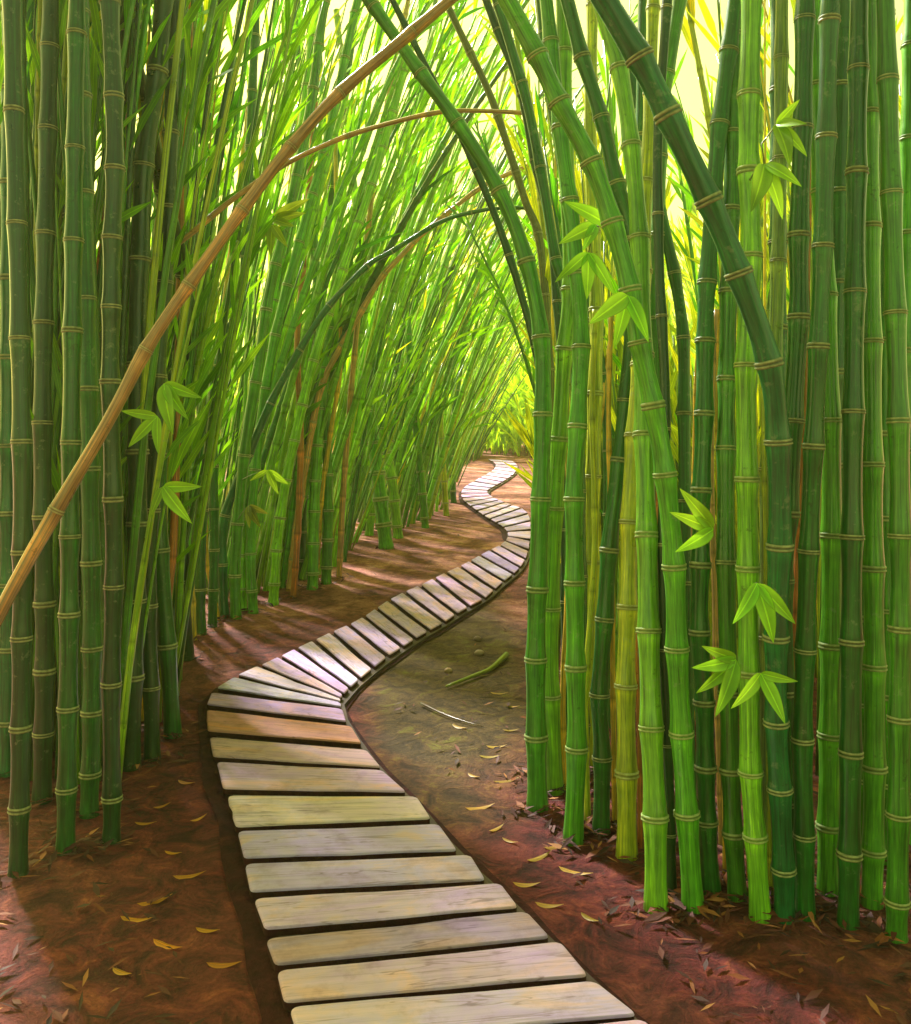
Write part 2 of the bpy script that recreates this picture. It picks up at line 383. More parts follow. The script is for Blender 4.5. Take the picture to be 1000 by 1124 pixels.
hero('R6', 'brightest thick green stalk standing forward in the middle of the right row', 'light',
     [(720, 998), (719, 897), (715, 799), (712, 692), (710, 584), (707, 475), (706, 400), (704, 320), (702, 261), (693, 160), (680, 75), (668, 34)], 27, 17,
     [897, 799, 692, 587, 477, 390, 261, 160, 75], lean=.7, group=G_R)
hero('R7', 'long green stalk leaning far to the left above, upright below, beside the brightest stalk', 'fresh',
     [(761, 998), (754, 893), (748, 805), (743, 712), (740, 622), (730, 521), (717, 445), (702, 376), (690, 310), (672, 244), (649, 178), (614, 112), (590, 61), (572, 28)], 25, 22,
     [893, 805, 712, 622, 521, 445, 376, 318, 244, 178, 112, 61], lean=.1, group=G_R)
hero('R8', 'slim shadowed stalk squeezed between the brightest stalk and its leaning neighbour', 'dark',
     [(737, 982), (735, 890), (732, 800), (729, 700), (728, 560), (730, 430), (724, 300), (722, 160), (730, 34)], 13, 11, lean=.3, group=G_R)
hero('R9', 'dark green stalk with slight kinks left of the yellow gap in the canopy', 'deep',
     [(781, 981), (776, 902), (773, 771), (768, 694), (769, 620), (770, 538), (773, 454), (774, 374), (776, 310), (783, 220), (790, 136), (800, 56), (803, 30)], 22, 18,
     [902, 843, 771, 694, 620, 538, 454, 374, 310, 222, 136, 56], lean=.3, group=G_R)
hero('R10', 'dark green stalk behind the seven leaved sprig, feet of two stalks touching', 'mid',
     [(810, 988), (805, 915), (802, 846), (800, 761), (797, 617), (797, 492), (798, 416), (800, 320), (803, 220), (804, 146), (806, 36)], 22, 18,
     [915, 846, 761, 617, 492, 416, 320, 230, 146], lean=.4, group=G_R)
hero('R11', 'yellow green footed stalk rising straight under the large drooping leaf cluster', 'light',
     [(835, 1011), (829, 918), (824, 848), (822, 739), (821, 624), (820, 526), (819, 401), (824, 281), (822, 188), (822, 106), (824, 36)], 24, 23,
     [918, 848, 739, 624, 526, 401, 281, 188, 104], lean=.15, group=G_R)
hero('R16', 'dull pale green stalk half hidden behind the big slanting stalk', 'pale',
     [(842, 968), (840, 800), (842, 620), (843, 515), (848, 430), (853, 330), (856, 200), (858, 36)], 19, 14, [700, 515], lean=.2, group=G_R)
hero('R12', 'big glossy dark green stalk slanting from lower right to the top centre right', 'blue',
     [(861, 1012), (860, 954), (856, 866), (852, 793), (852, 690), (856, 590), (854, 485), (844, 399), (811, 300), (778, 220), (733, 126), (702, 63), (685, 35)], 24, 30,
     [954, 866, 793, 700, 600, 485, 399, 300, 220, 126, 63], lean=-.2, group=G_R)
hero('R13', 'dark green stalk close to the big slanting stalk, at far right', 'deep',
     [(868, 990), (864, 880), (861, 760), (859, 637), (865, 564), (870, 462), (877, 348), (877, 258), (881, 130), (883, 37)], 24, 20,
     [880, 760, 637, 564, 462, 348, 258, 140], lean=.1, group=G_R)
hero('R14', 'very dark stalk behind the upper right leaf spray', 'deep',
     [(850, 945), (852, 800), (853, 640), (856, 500), (854, 360), (854, 266), (855, 99), (855, 37)], 19, 19, [360, 266, 180, 99], lean=.2, group=G_R)
hero('R15', 'dark green stalk right of the slender rust cane, at the far right of the row', 'deep',
     [(884, 1010), (883, 917), (881, 812), (884, 714), (888, 600), (896, 430), (904, 250), (910, 36)], 22, 20,
     [917, 812, 714, 605, 490, 380, 270, 150], group=G_R)
hero('R19', 'dark stalk leaning left at the top, second of three behind the big slanting one', 'deep',
     [(712, 915), (712, 800), (714, 640), (712, 500), (706, 360), (695, 261), (677, 201), (660, 129), (639, 63), (632, 36)], 18, 17,
     [560, 430, 330, 261, 201, 129, 63], lean=.3, group=G_R)
hero('R20', 'deep green stalk leaning slightly right at the top beside the yellow gap', 'mid',
     [(728, 880), (725, 720), (721, 520), (717, 350), (722, 258), (724, 172), (729, 100), (740, 36)], 18, 16,
     [600, 470, 350, 258, 172], lean=.2, group=G_R)
hero('R21', 'shaded stalk bending left above the middle, below the yellow gap', 'deep',
     [(757, 900), (754, 720), (752, 560), (751, 454), (750, 371), (742, 310), (732, 262), (722, 215)], 17, 12, [640, 550, 454, 371, 300], lean=.4, group=G_R)
hero('T1', 'thin dark stalk, left one of a close leaning pair in front of the bright sky', 'dark',
     [(622, 850), (621, 600), (618, 420), (610, 310), (603, 243), (587, 177), (571, 97), (547, 35)], 13, 9, lean=.6, group=G_R)
hero('T2', 'thin dark stalk, right one of a close leaning pair in front of the bright sky', 'deep',
     [(642, 862), (638, 620), (634, 440), (622, 330), (610, 283), (596, 200), (578, 110), (556, 35)], 13, 11, lean=.6, group=G_R)
hero('T3', 'thin olive brown stalk crossing the bright sky, leftmost of those leaning left', 'olive',
     [(607, 800), (606, 600), (604, 420), (593, 270), (577, 222), (558, 163), (537, 102), (505, 35)], 11, 8, lean=1.0, group=G_R)
hero('T4', 'slim dark stalk bending left behind the leaf spray on the twin stalks', 'deep',
     [(670, 800), (668, 600), (667, 480), (663, 412), (648, 352), (634, 280), (618, 190), (604, 110), (596, 36)], 12, 9, lean=.6, group=G_R)
# slender rust and golden canes on the right
def cane(key, label, ck, pts, w, lean=.2, **kw):
    return hero(key, label, ck, pts, w, w * .8, lean=lean, seg=8, rings=False, name='dry_cane', cat='dry cane', flare=.2, **kw)
G_C = 'slender dry canes among the bamboo'
cane('C1', 'rust orange cane between the big slanting stalk and the right end stalk', 'rust', [(872, 935), (871, 800), (874, 650), (878, 560), (884, 440), (886, 300), (890, 34)], 9, group=G_C)
cane('C2', 'rust cane left of the brightest thick stalk', 'rust', [(703, 930), (702, 800), (700, 690), (722, 590), (720, 470)], 7, ext=0, group=G_C)
cane('C3', 'tan cane right of the leaning neighbour of the brightest stalk', 'brown', [(792, 930), (788, 800), (784, 640), (781, 500), (784, 400)], 7, ext=60, group=G_C)
cane('C4', 'golden cane behind the second and third stalks from the boardwalk', 'gold', [(646, 800), (644, 690), (640, 560), (656, 480), (664, 420)], 7, ext=60, group=G_C)
cane('C5', 'golden cane seen behind the shaded stalk below the yellow gap', 'gold', [(757, 880), (760, 700), (762, 560), (764, 430), (770, 340)], 7, ext=60, group=G_C)

for k, (x0, y0, x1, ck, w, lab) in enumerate([(620, 868, 622, 'gold', 7, 'golden cane in the gap between the second and third stalks from the boardwalk'),
        (645, 900, 650, 'yellow', 8, 'yellow green cane tucked right of the third stalk from the boardwalk'),
        (675, 905, 668, 'gold', 7, 'golden cane left of the slanted foot of the yellow green stalk'),
        (796, 960, 787, 'gold', 6, 'golden cane between the kinked dark stalk and the one with the seven leaved sprig'),
        (822, 975, 812, 'rust', 6, 'orange cane left of the stalk under the large drooping leaf cluster'),
        (846, 985, 838, 'yellow', 7, 'yellow green cane left of the big slanting stalk low down')]):
    cane('CX%d' % k, lab, ck, [(x0, y0), (x0 - 2, 760), (x1 + 3, 600), (x1, 460), (x1 + 2, 380)], w, lean=.1, ext=40, group=G_C)
# ---- left of the boardwalk, near rows
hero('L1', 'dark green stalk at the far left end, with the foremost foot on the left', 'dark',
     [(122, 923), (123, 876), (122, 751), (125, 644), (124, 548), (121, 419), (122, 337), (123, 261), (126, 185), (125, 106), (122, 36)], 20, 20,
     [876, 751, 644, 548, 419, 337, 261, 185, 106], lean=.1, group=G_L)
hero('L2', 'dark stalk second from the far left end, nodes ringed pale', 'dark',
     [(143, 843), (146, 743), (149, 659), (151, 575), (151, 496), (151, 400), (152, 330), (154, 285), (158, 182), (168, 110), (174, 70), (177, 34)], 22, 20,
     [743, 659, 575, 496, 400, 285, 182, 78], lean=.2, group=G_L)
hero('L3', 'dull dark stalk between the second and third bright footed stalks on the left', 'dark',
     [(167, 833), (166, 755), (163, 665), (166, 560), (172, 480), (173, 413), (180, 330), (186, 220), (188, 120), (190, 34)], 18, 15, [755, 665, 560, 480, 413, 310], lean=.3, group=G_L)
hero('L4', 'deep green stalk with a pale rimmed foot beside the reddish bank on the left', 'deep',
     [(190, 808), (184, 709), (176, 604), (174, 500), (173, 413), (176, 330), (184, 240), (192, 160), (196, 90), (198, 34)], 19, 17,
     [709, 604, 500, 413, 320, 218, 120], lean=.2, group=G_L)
hero('L5', 'dark stalk leaning to the upper left across the top left corner', 'dark',
     [(205, 724), (200, 636), (199, 560), (201, 480), (206, 400), (206, 330), (198, 284), (179, 207), (157, 106), (137, 35)], 17, 22,
     [636, 560, 480, 411, 300, 207, 106], lean=-2.3, group=G_L)
hero('L6', 'slim dark green stalk just right of the leaning dark one on the left', 'deep',
     [(220, 698), (219, 647), (221, 560), (222, 470), (218, 400), (213, 330), (212, 250), (211, 160), (208, 34)], 14, 11, [647, 560, 480, 400, 310, 230, 160, 90], lean=.3, group=G_L)
hero('L7', 'slim deep green stalk leaning right behind the left rows, foot near the bank', 'deep',
     [(233, 690), (235, 600), (234, 500), (235, 421), (249, 371), (265, 325), (272, 240), (275, 140), (280, 34)], 11, 10, lean=.4, group=G_L)
hero('L9', 'dark stalk arching in a long bow over the path from the left bank', 'blue',
     [(246, 680), (244, 620), (247, 566), (273, 499), (297, 443), (329, 384), (361, 336), (403, 292), (430, 276), (483, 244), (523, 232), (560, 228), (589, 230)], 12, 4,
     [620, 566, 499, 443, 384, 336, 292, 276, 250], lean=.5, ext=0, group=G_L)
hero('L8', 'green stalk with a bright rimmed foot beneath the arching dark bow', 'mid',
     [(259, 681), (258, 632), (262, 560), (272, 470), (284, 400), (296, 320), (320, 220), (340, 120), (352, 34)], 13, 10, [632, 575, 500, 420, 340], lean=.5, group=G_L)
hero('L10', 'fresh green stalk leaning right beside the small three leaved sprig', 'fresh',
     [(278, 674), (275, 610), (278, 540), (288, 450), (304, 360), (330, 260), (360, 150), (385, 34)], 12, 9, lean=.6, group=G_L)
hero('L11', 'bright lime stalk leaning right with foot at the top of the reddish bank', 'lime',
     [(300, 662), (304, 600), (312, 540), (324, 480), (340, 411), (358, 352), (385, 270), (412, 190), (440, 90)], 12, 9, lean=.8, group=G_L)
hero('L12', 'vivid lime stalk glowing under the dull drooping sprig', 'lime',
     [(266, 672), (266, 600), (268, 500), (284, 413), (300, 333), (308, 297), (318, 257), (328, 180), (338, 90)], 12, 12, lean=.8, group=G_L)
hero('L13', 'deep green stalk with rounded foot, left of a pair on the bank crest', 'deep',
     [(329, 634), (331, 560), (338, 470), (348, 380), (356, 290), (368, 180), (384, 60)], 13, 8, lean=.8, group=G_L)
hero('L14', 'fresh green stalk with rounded foot, right of a pair on the bank crest', 'fresh',
     [(343, 646), (345, 560), (350, 470), (362, 370), (384, 270), (414, 170), (440, 80)], 13, 8, lean=.8, group=G_L)
hero('L15', 'mid green stalk leaning slightly left above the bank crest pair', 'mid',
     [(358, 640), (360, 560), (358, 470), (352, 360), (344, 260), (334, 150), (328, 50)], 12, 8, lean=.8, group=G_L)
hero('L17', 'broad bright green stalk leaning left, foot jutting onto the sunlit bank', 'fresh',
     [(424, 601), (418, 550), (411, 491), (403, 440), (395, 408), (386, 373), (376, 320), (368, 240)], 17, 8, lean=.4, group=G_L)
hero('L18', 'bright green stalk leaning left beside the broad one jutting onto the bank', 'light',
     [(437, 590), (432, 540), (427, 507), (417, 453), (410, 390), (398, 300), (388, 200)], 12, 7, lean=.5, group=G_L)
hero('L19', 'thin green stalk with curved foot, right of the broad leaning one', 'mid',
     [(467, 580), (462, 520), (455, 453), (449, 380), (446, 300), (450, 210), (462, 120)], 9, 6, lean=.6, group=G_L)
hero('L20', 'long lime stalk leaning right across the thicket towards the bright gap', 'light',
     [(405, 588), (412, 530), (427, 485), (441, 440), (457, 389), (470, 345), (480, 318), (505, 240), (535, 160)], 10, 6, lean=.8, group=G_L)
hero('L21', 'thin yellowish stalk at the last bend of the path on its left', 'yellow',
     [(490, 566), (486, 500), (483, 440), (488, 370), (500, 300), (520, 220)], 7, 4, lean=1, group=G_L)
hero('L22', 'green stalk standing right at the corner of the far bend', 'deep',
     [(498, 552), (496, 500), (500, 440), (512, 370), (532, 300), (556, 240)], 7, 4, lean=1, group=G_L)
# dead and dry ones on the left
hero('D1', 'thick tan dead stalk slanting across the whole left side in front of the others', 'brown',
     [(-150, 985), (0, 672), (119, 462), (160, 384), (208, 312), (262, 236), (316, 165), (373, 102), (449, 38)], 17, 13,
     [560, 384, 313, 230, 161, 102], lean=.5, d=3.05, ext=120, group='dead stalks leaning over the path')
hero('D2', 'thin brown dead stalk arching right beneath the thick slanting one', 'brown',
     [(-60, 815), (20, 520), (90, 360), (140, 308), (166, 289), (209, 257), (254, 220), (310, 182), (369, 154), (414, 139), (483, 123), (537, 122), (575, 124)], 9, 5,
     lean=.1, ext=0, group='dead stalks leaning over the path')
hero('D3', 'thin brown dead stalk curving right just below the dark arching bow', 'brown',
     [(318, 648), (328, 560), (350, 435), (375, 379), (395, 345), (417, 307), (443, 278), (467, 254), (523, 209), (553, 193), (593, 177)], 9, 5,
     lean=.5, ext=0, group='dead stalks leaning over the path')
cane('O1', 'wavy rust orange cane beside the far left dark stalk', 'rust', [(131, 812), (133, 675), (138, 587), (137, 480), (134, 347), (134, 286), (139, 238), (137, 163), (135, 60)], 9, group=G_C)
cane('O2', 'golden orange cane high between the two dark stalks at top left', 'gold', [(157, 790), (160, 660), (166, 520), (166, 400), (172, 300), (178, 200), (181, 110), (190, 35)], 12, group=G_C)
cane('O3', 'orange cane beside the pale rimmed foot on the left', 'rust', [(179, 775), (181, 690), (190, 600), (194, 480), (196, 360), (199, 230), (204, 120)], 10, group=G_C)
cane('O4', 'golden cane behind the leaf sprigs at left', 'gold', [(212, 704), (206, 600), (192, 540), (184, 480), (190, 360), (198, 230)], 10, group=G_C)
cane('O5', 'golden cane right of the slim dark stalks on the left', 'gold', [(240, 682), (226, 600), (228, 480), (240, 380), (255, 260)], 6, group=G_C)
cane('O6', 'thin golden cane leaning right at the bank crest', 'gold', [(347, 640), (352, 560), (362, 480), (374, 400), (372, 320)], 6, group=G_C)
cane('O7', 'brown cane leaning right in the thicket top centre left', 'brown', [(372, 636), (378, 520), (390, 380), (404, 250), (418, 150), (430, 90)], 7, group=G_C)
cane('O8', 'rust cane behind the bright lime leaning stalk', 'rust', [(322, 655), (328, 560), (330, 470), (326, 380), (332, 300)], 8, group=G_C)

# outside the picture's own edges the grove simply goes on
for i, (x, y) in enumerate([(98, 895), (86, 830), (72, 935), (58, 815), (46, 880), (32, 800), (20, 960), (8, 850)]):
    hero('LX%d' % i, 'dark stalk at the left grove edge, %s foot counting outward from the foremost' % ('first second third fourth fifth sixth seventh eighth'.split()[i]), random.choice(['dark', 'deep', 'dark', 'blue']),
         [(x, y), (x + 3, y * .8), (x + random.uniform(-6, 8), y * .5), (x + random.uniform(-14, 14), 34)], 21, 18, lean=.2, group=G_L)
for i, (x, y) in enumerate([(908, 985), (921, 940), (931, 1020), (946, 930), (957, 1000), (972, 950), (984, 1035), (996, 930)]):
    hero('RX%d' % i, 'stalk at the right grove edge, %s one beyond the dark right end stalk' % ('first second third fourth fifth sixth seventh eighth'.split()[i]), random.choice(['mid', 'deep', 'fresh', 'mid']),
         [(x, y), (x + 3, y * .8), (x + random.uniform(-6, 8), y * .5), (x + random.uniform(-14, 14), 34)], 24, 20, lean=.2, group=G_R)

# ------------------------------------------------------------------ leaf sprays on the near stalks
def leaf_mesh(a, b, ratio=.27, droop=.12, towards=Vector((0, -1, 0)), seg=10):
    """one folded bamboo leaf from a to b (local coordinates)"""
    ax = b - a; L = ax.length; t = ax.normalized()
    s = t.cross(towards).normalized(); up = s.cross(t).normalized()
    prof = lambda u: (math.sin(math.pi * min(1, u ** .75)) ** .8) * (1 - .25 * u) if 0 < u < 1 else 0
    V, Fc, U = [], [], []
    cols = (-1, -.5, 0, .5, 1)
    for i in range(seg + 1):
        u = i / seg; w = L * ratio * .5 * max(prof(u), .012)
        c = a + t * (L * u) - up * (0) + Vector((0, 0, -1)) * (droop * L * (u * u - u) * -.0)
        c = c + up * (L * droop * math.sin(math.pi * u))
        for k in cols:
            V.append(c + s * (w * k) + up * (abs(k) ** 1.3 * w * .42 + (.0015 if k == 0 else 0)))
    nc = len(cols)
    for i in range(seg):
        for k in range(nc - 1):
            Fc.append((i * nc + k, i * nc + k + 1, (i + 1) * nc + k + 1, (i + 1) * nc + k))
            u0, u1 = (cols[k] + 1) / 2, (cols[k + 1] + 1) / 2
            U.append(((u0, i / seg), (u1, i / seg), (u1, (i + 1) / seg), (u0, (i + 1) / seg)))
    return V, Fc, U
def stick(P, r0, r1, base, seg=6):
    path = Path(P, 5)
    st = [(path.L * k / 8, r0 + (r1 - r0) * k / 8, k / 8 * .8 + .1) for k in range(9)]
    return tube(path, st, base, seg)
def spray(key, heads, col, off=-.16, tip=-.05, rise=None):
    """a twig with leaf heads growing from stalk `key`; heads = [((x, y), [leaf tips])]"""
    root, path, rad, base, _ = STALK[key]
    hx, hy = heads[0][0]
    # the stalk point nearest to the first head in the picture
    pix = lambda p: (CX + p.x / p.y * F, HY + (EYE - p.z) / p.y * F)
    p = min(path.p, key=lambda q: math.hypot(pix(q)[0] - hx, pix(q)[1] - hy - (rise or 14)))
    d = p.y + off
    hs = [at(x, y, d) for (x, y), _ in heads]
    V, Fc, U = stick([p, (p + hs[0]) / 2 + Vector((0, 0, .01)), hs[0]] + hs[1:], .004, .0022, base)
    tw = link('leaf_spray', new_mesh('twig', V, Fc, M_CULM, U), root, color=(.16, .22, .05))
    for (h, (_, tips)) in zip(hs, heads):
        for (tx, ty) in tips:
            e = at(tx, ty, d + tip + random.uniform(-.05, .05))
            V, Fc, U = leaf_mesh(h - base, e - base, random.uniform(.28, .33), .05)
            link('leaf', new_mesh('leaf', V, Fc, M_LEAF, U), tw, color=vary(col, .15))
LG, LB, LD = (.26, .60, .05), (.32, .70, .06), (.28, .36, .08)
spray('L2', [((173, 457), [(133, 451), (141, 491), (174, 499)])], (.36, .74, .06), off=-.9)
spray('L4', [((180, 421), [(222, 437), (207, 461), (190, 477)])], (.36, .74, .06), off=-.9)
spray('L4', [((179, 534), [(222, 534), (211, 575), (165, 568)])], (.36, .74, .06), off=-1.2)
spray('L8', [((294, 516), [(274, 528), (306, 543), (317, 532)])], (.34, .60, .05), off=-1.4)
spray('L8', [((273, 555), [(295, 564), (286, 579), (274, 580)])], LD, off=-1.4)
spray('L12', [((300, 241), [(340, 218), (336, 234), (324, 249)]), ((299, 247), [(281, 268), (297, 282), (316, 272)])], (.36, .52, .08), off=-2.4)
spray('R3', [((666, 246), [(619, 221)]), ((654, 247), [(613, 268), (639, 276)]), ((646, 277), [(609, 310), (644, 329), (674, 324)])], LG, off=-.3)
spray('R7', [((689, 324), [(646, 356), (674, 383), (712, 376)])], LB, off=-.12)
spray('R11', [((839, 180), [(880, 205), (859, 241), (824, 233)]), ((836, 158), []), ((852, 137), [(878, 109), (886, 136), (886, 172), (867, 183)])], (.26, .54, .05), off=-.4)
spray('R9', [((783, 581), [(746, 536), (735, 562), (741, 606)])], LB, off=-.3)
spray('R11', [((831, 640), [(804, 685), (873, 685), (849, 706)])], LB, off=-.2)
spray('R10', [((808, 724), [(770, 709), (759, 733), (764, 761), (785, 787)])], LB, off=-.25)
spray('R12', [((835, 739), [(802, 778), (862, 795), (876, 748)])], LB, off=-.2)

# ------------------------------------------------------------------ the thicket behind (individual slim stalks)
def foliage(base, path, n, lo, L0, L1, w, swing, mname='foliage'):
    V, Fc, U = [], [], []
    for _ in range(n):
        s = path.L * (lo + (1 - lo) * random.random() ** .8)
        p, t = path.at(s)
        a = random.uniform(0, 2 * math.pi); u, v = frame(t)
        side = u * math.cos(a) + v * math.sin(a)
        dr = (t * random.uniform(.8, 1.6) + side * random.uniform(.1, .65) + Vector((swing * .6, 0, random.uniform(-.2, .25)))).normalized()
        L = random.uniform(L0, L1); W = w * random.uniform(.7, 1.3)
        p = p - base + side * .01
        sd = dr.cross(Vector((random.uniform(-.5, .5), -1, random.uniform(-.5, .5)))).normalized()
        i = len(V); bend = Vector((0, 0, -L * random.uniform(.02, .22)))
        V += [p, p + dr * (L * .3) + sd * W * .5, p + dr * (L * .3) - sd * W * .5,
              p + dr * (L * .65) + sd * W * .42 + bend * .4, p + dr * (L * .65) - sd * W * .42 + bend * .4, p + dr * L + bend]
        Fc += [(i, i + 2, i + 1), (i + 1, i + 2, i + 4, i + 3), (i + 3, i + 4, i + 5)]
        U += [((.5, 0), (0, .3), (1, .3)), ((1, .3), (0, .3), (.1, .65), (.9, .65)), ((.9, .65), (.1, .65), (.5, 1))]
    return V, Fc, U
def slim(base, H, lean, curve, away, r, ck, label, group, nleaf, lo=.3, L=(.22, .5), w=.028, swing=.25, cf=None):
    P = []
    for k in range(6):
        t = k / 5
        P.append(base + Vector((H * (lean * t + curve * t ** 2.2), away * t * t, H * t * (1 - .12 * abs(curve) * t))))
    path = Path(P, 4)
    root = empty('bamboo_stalk', base); tag(root, label, 'bamboo stalk', group)
    c = vary(CC[ck], .2)
    if ck in ('gold', 'rust'): r *= .5
    st = []; gap = random.uniform(.26, .38); n = int(path.L / gap)
    for i in range(n):
        for t in (0, .12, .5, .88):
            d = (i + t) * gap
            st.append((d, r * (1 - .72 * d / path.L) * (1.14 if t == 0 else .95), i + t))
    st.append((path.L, r * .25, n))
    V, Fc, U = tube(path, st, base, 7)
    for k in range(7): V[k].z -= .05
    link('culm', new_mesh('culm', V, Fc, M_CULM, U), root, color=c)
    if nleaf:
        V, Fc, U = foliage(base, path, nleaf, lo, L[0], L[1], w, swing)
        link('foliage', new_mesh('foliage', V, Fc, M_FOL, U, smooth=False), root, color=cf or vary(CC[random.choice(LEAFY[ck])], .2))
    return root

LEAFY = dict(dark=['mid', 'fresh', 'deep'], deep=['mid', 'fresh'], blue=['mid'], mid=['fresh', 'light'], fresh=['light', 'lime'], light=['light', 'lime'], lime=['lime'],
             yellow=['lime', 'yellow'], olive=['light', 'yellow'], brown=['yellow'], rust=['yellow', 'light'], gold=['yellow', 'lime'], pale=['light'])
edge = [(-80, 880), (60, 880), (122, 905), (150, 835), (190, 800), (207, 715), (246, 672), (300, 655), (340, 638), (372, 630), (402, 585), (440, 588), (470, 575), (497, 550), (508, 515), (530, 500)]
def edge_y(x):
    for (a, b), (c, d) in zip(edge, edge[1:]):
        if a <= x <= c: return b + (d - b) * (x - a) / max(1e-6, c - a)
    return edge[-1][1]
def ptick(opts): return random.choices([o[0] for o in opts], [o[1] for o in opts])[0]
LABZ = {}
def zlabel(side, ck, depth, lean):
    ln = 'leaning right' if lean > .1 else 'leaning left' if lean < -.06 else 'standing upright'
    return 'slim %s stalk %s in %s' % (CW[ck], ln, {'LN': 'thicket behind the left front row', 'LM': 'thicket behind the left bank',
            'LF': 'thicket left of the last bend', 'RN': 'grove behind the right front row', 'RF': 'far grove between the right stalks'}[side])
# left: stratified over the picture width
nL = 182
for i in range(nL):
    x = -20 + 530 * (i + random.random()) / nL
    ey = edge_y(x)
    y = ey - 5 - (ey - 510) * random.random() ** 2.0 * .75
    if x < 240: y = min(y, ey - 45 - 30 * random.random())
    b = on_ground(x, y)
    deep = b.y
    z = 'LN' if x < 240 else 'LM' if x < 430 else 'LF'
    if z == 'LN': ck = ptick([('dark', 3), ('deep', 4), ('mid', 2), ('gold', 2.5), ('rust', .8), ('fresh', 1), ('yellow', 1.6)])  # extra gold and yellow stalks imitate backlight showing between the dark ones
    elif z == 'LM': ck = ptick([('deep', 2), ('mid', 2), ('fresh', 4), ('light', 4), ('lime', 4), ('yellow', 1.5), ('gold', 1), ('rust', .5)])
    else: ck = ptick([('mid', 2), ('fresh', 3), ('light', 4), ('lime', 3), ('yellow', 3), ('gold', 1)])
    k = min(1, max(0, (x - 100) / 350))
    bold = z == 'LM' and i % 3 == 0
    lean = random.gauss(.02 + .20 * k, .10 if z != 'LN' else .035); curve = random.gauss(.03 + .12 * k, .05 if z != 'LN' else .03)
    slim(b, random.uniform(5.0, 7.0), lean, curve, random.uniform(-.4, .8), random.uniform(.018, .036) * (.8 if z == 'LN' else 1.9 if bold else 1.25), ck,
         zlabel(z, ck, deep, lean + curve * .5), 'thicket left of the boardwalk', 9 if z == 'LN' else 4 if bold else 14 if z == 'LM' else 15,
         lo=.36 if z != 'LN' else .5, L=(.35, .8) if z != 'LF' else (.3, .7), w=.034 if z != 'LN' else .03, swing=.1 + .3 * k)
# right: fills between the near stalks, leaving the bright gap at upper right open
for i in range(68):
    x = 612 + 400 * (i + random.random()) / 68
    y = random.uniform(600, 800) if i % 3 else random.uniform(545, 600)
    b = on_ground(x, y)
    z = 'RN' if y > 640 else 'RF'
    ck = ptick([('mid', 2), ('fresh', 3), ('light', 4), ('yellow', 4), ('lime', 3), ('olive', 1), ('deep', 1), ('gold', 1)])
    gapzone = 700 < x < 800
    H = random.uniform(1.6, 2.4) if gapzone else random.uniform(3.2, 6)
    lean = random.gauss(0, .03) if gapzone else random.gauss(-.03, .06); curve = random.gauss(-.04, .06)
    slim(b, H, lean, curve, random.uniform(0, .6), random.uniform(.022, .04), ck, zlabel(z, ck, b.y, lean + curve * .5),
         'grove right of the boardwalk', 16 if gapzone else 22, lo=.3, swing=-.1)

# far bamboo wood closing the view: reads as one mass
def far_wood():
    V, Fc, U = [], [], []; VL, FL, UL = [], [], []
    for i in range(980):
        y = random.uniform(25, 46); x = random.uniform(-.62, .62) * y; q = x / y
        if i < 300: y = random.uniform(24.6, 31); x = random.uniform(-.12, .2) * y; H = random.uniform(.8, 2.6); q = x / y      # low growth round the end of the path
        elif i < 560: x = random.uniform(.10, .55) * y; q = x / y; H = random.uniform(4.5, 8.5)                                    # tall yellow stand at right
        else: H = random.uniform(3, 7.5) * (.75 if -.02 < q < .1 else 1)
        if abs(x - .05 * y) < .7 and y < 25.5: continue
        b = Vector((x, y, ground_z(y) - .1)); tall = H > 8; low = i < 300
        lean = random.gauss(.1 if q < .06 else -.1, .1) * (.4 if tall else 1); cu = random.gauss(.15 if q < .06 else -.15, .1) * (.4 if tall else 1)
        P = [b + Vector((H * (lean * t + cu * t * t), 0, H * t)) for t in (0, .33, .66, 1)]
        path = Path(P, 3); r = random.uniform(.025, .05) * (.5 if low else 1)
        st = [(path.L * k / 8, r * (1 - .7 * k / 8), k * .9) for k in range(9)]
        v, f, u = tube(path, st, Vector(), 5); n = len(V); V += v; Fc += [tuple(n + q_ for q_ in g) for g in f]; U += u
        v, f, u = foliage(Vector(), path, 150 if tall else 40, .05, .3, .8 if not tall else 1.1, .06 if not tall else .09, .2 if q < .06 else -.2); n = len(VL); VL += v; FL += [tuple(n + q_ for q_ in g) for g in f]; UL += u
    root = empty('bamboo_wood', (0, 35, ground_z(35))); tag(root, 'yellow green far bamboo wood closing the view at the end of the path', 'bamboo wood', kind='stuff')
    off = Vector((0, 35, ground_z(35)))
    a = link('culms', new_mesh('culms', [v - off for v in V], Fc, M_THIN, U), root, color=(.36, .60, .04)); a['kind'] = 'stuff'
    c = link('foliage', new_mesh('foliage', [v - off for v in VL], FL, M_FOL, UL, smooth=False), root, color=(.46, .76, .05)); c['kind'] = 'stuff'
far_wood()
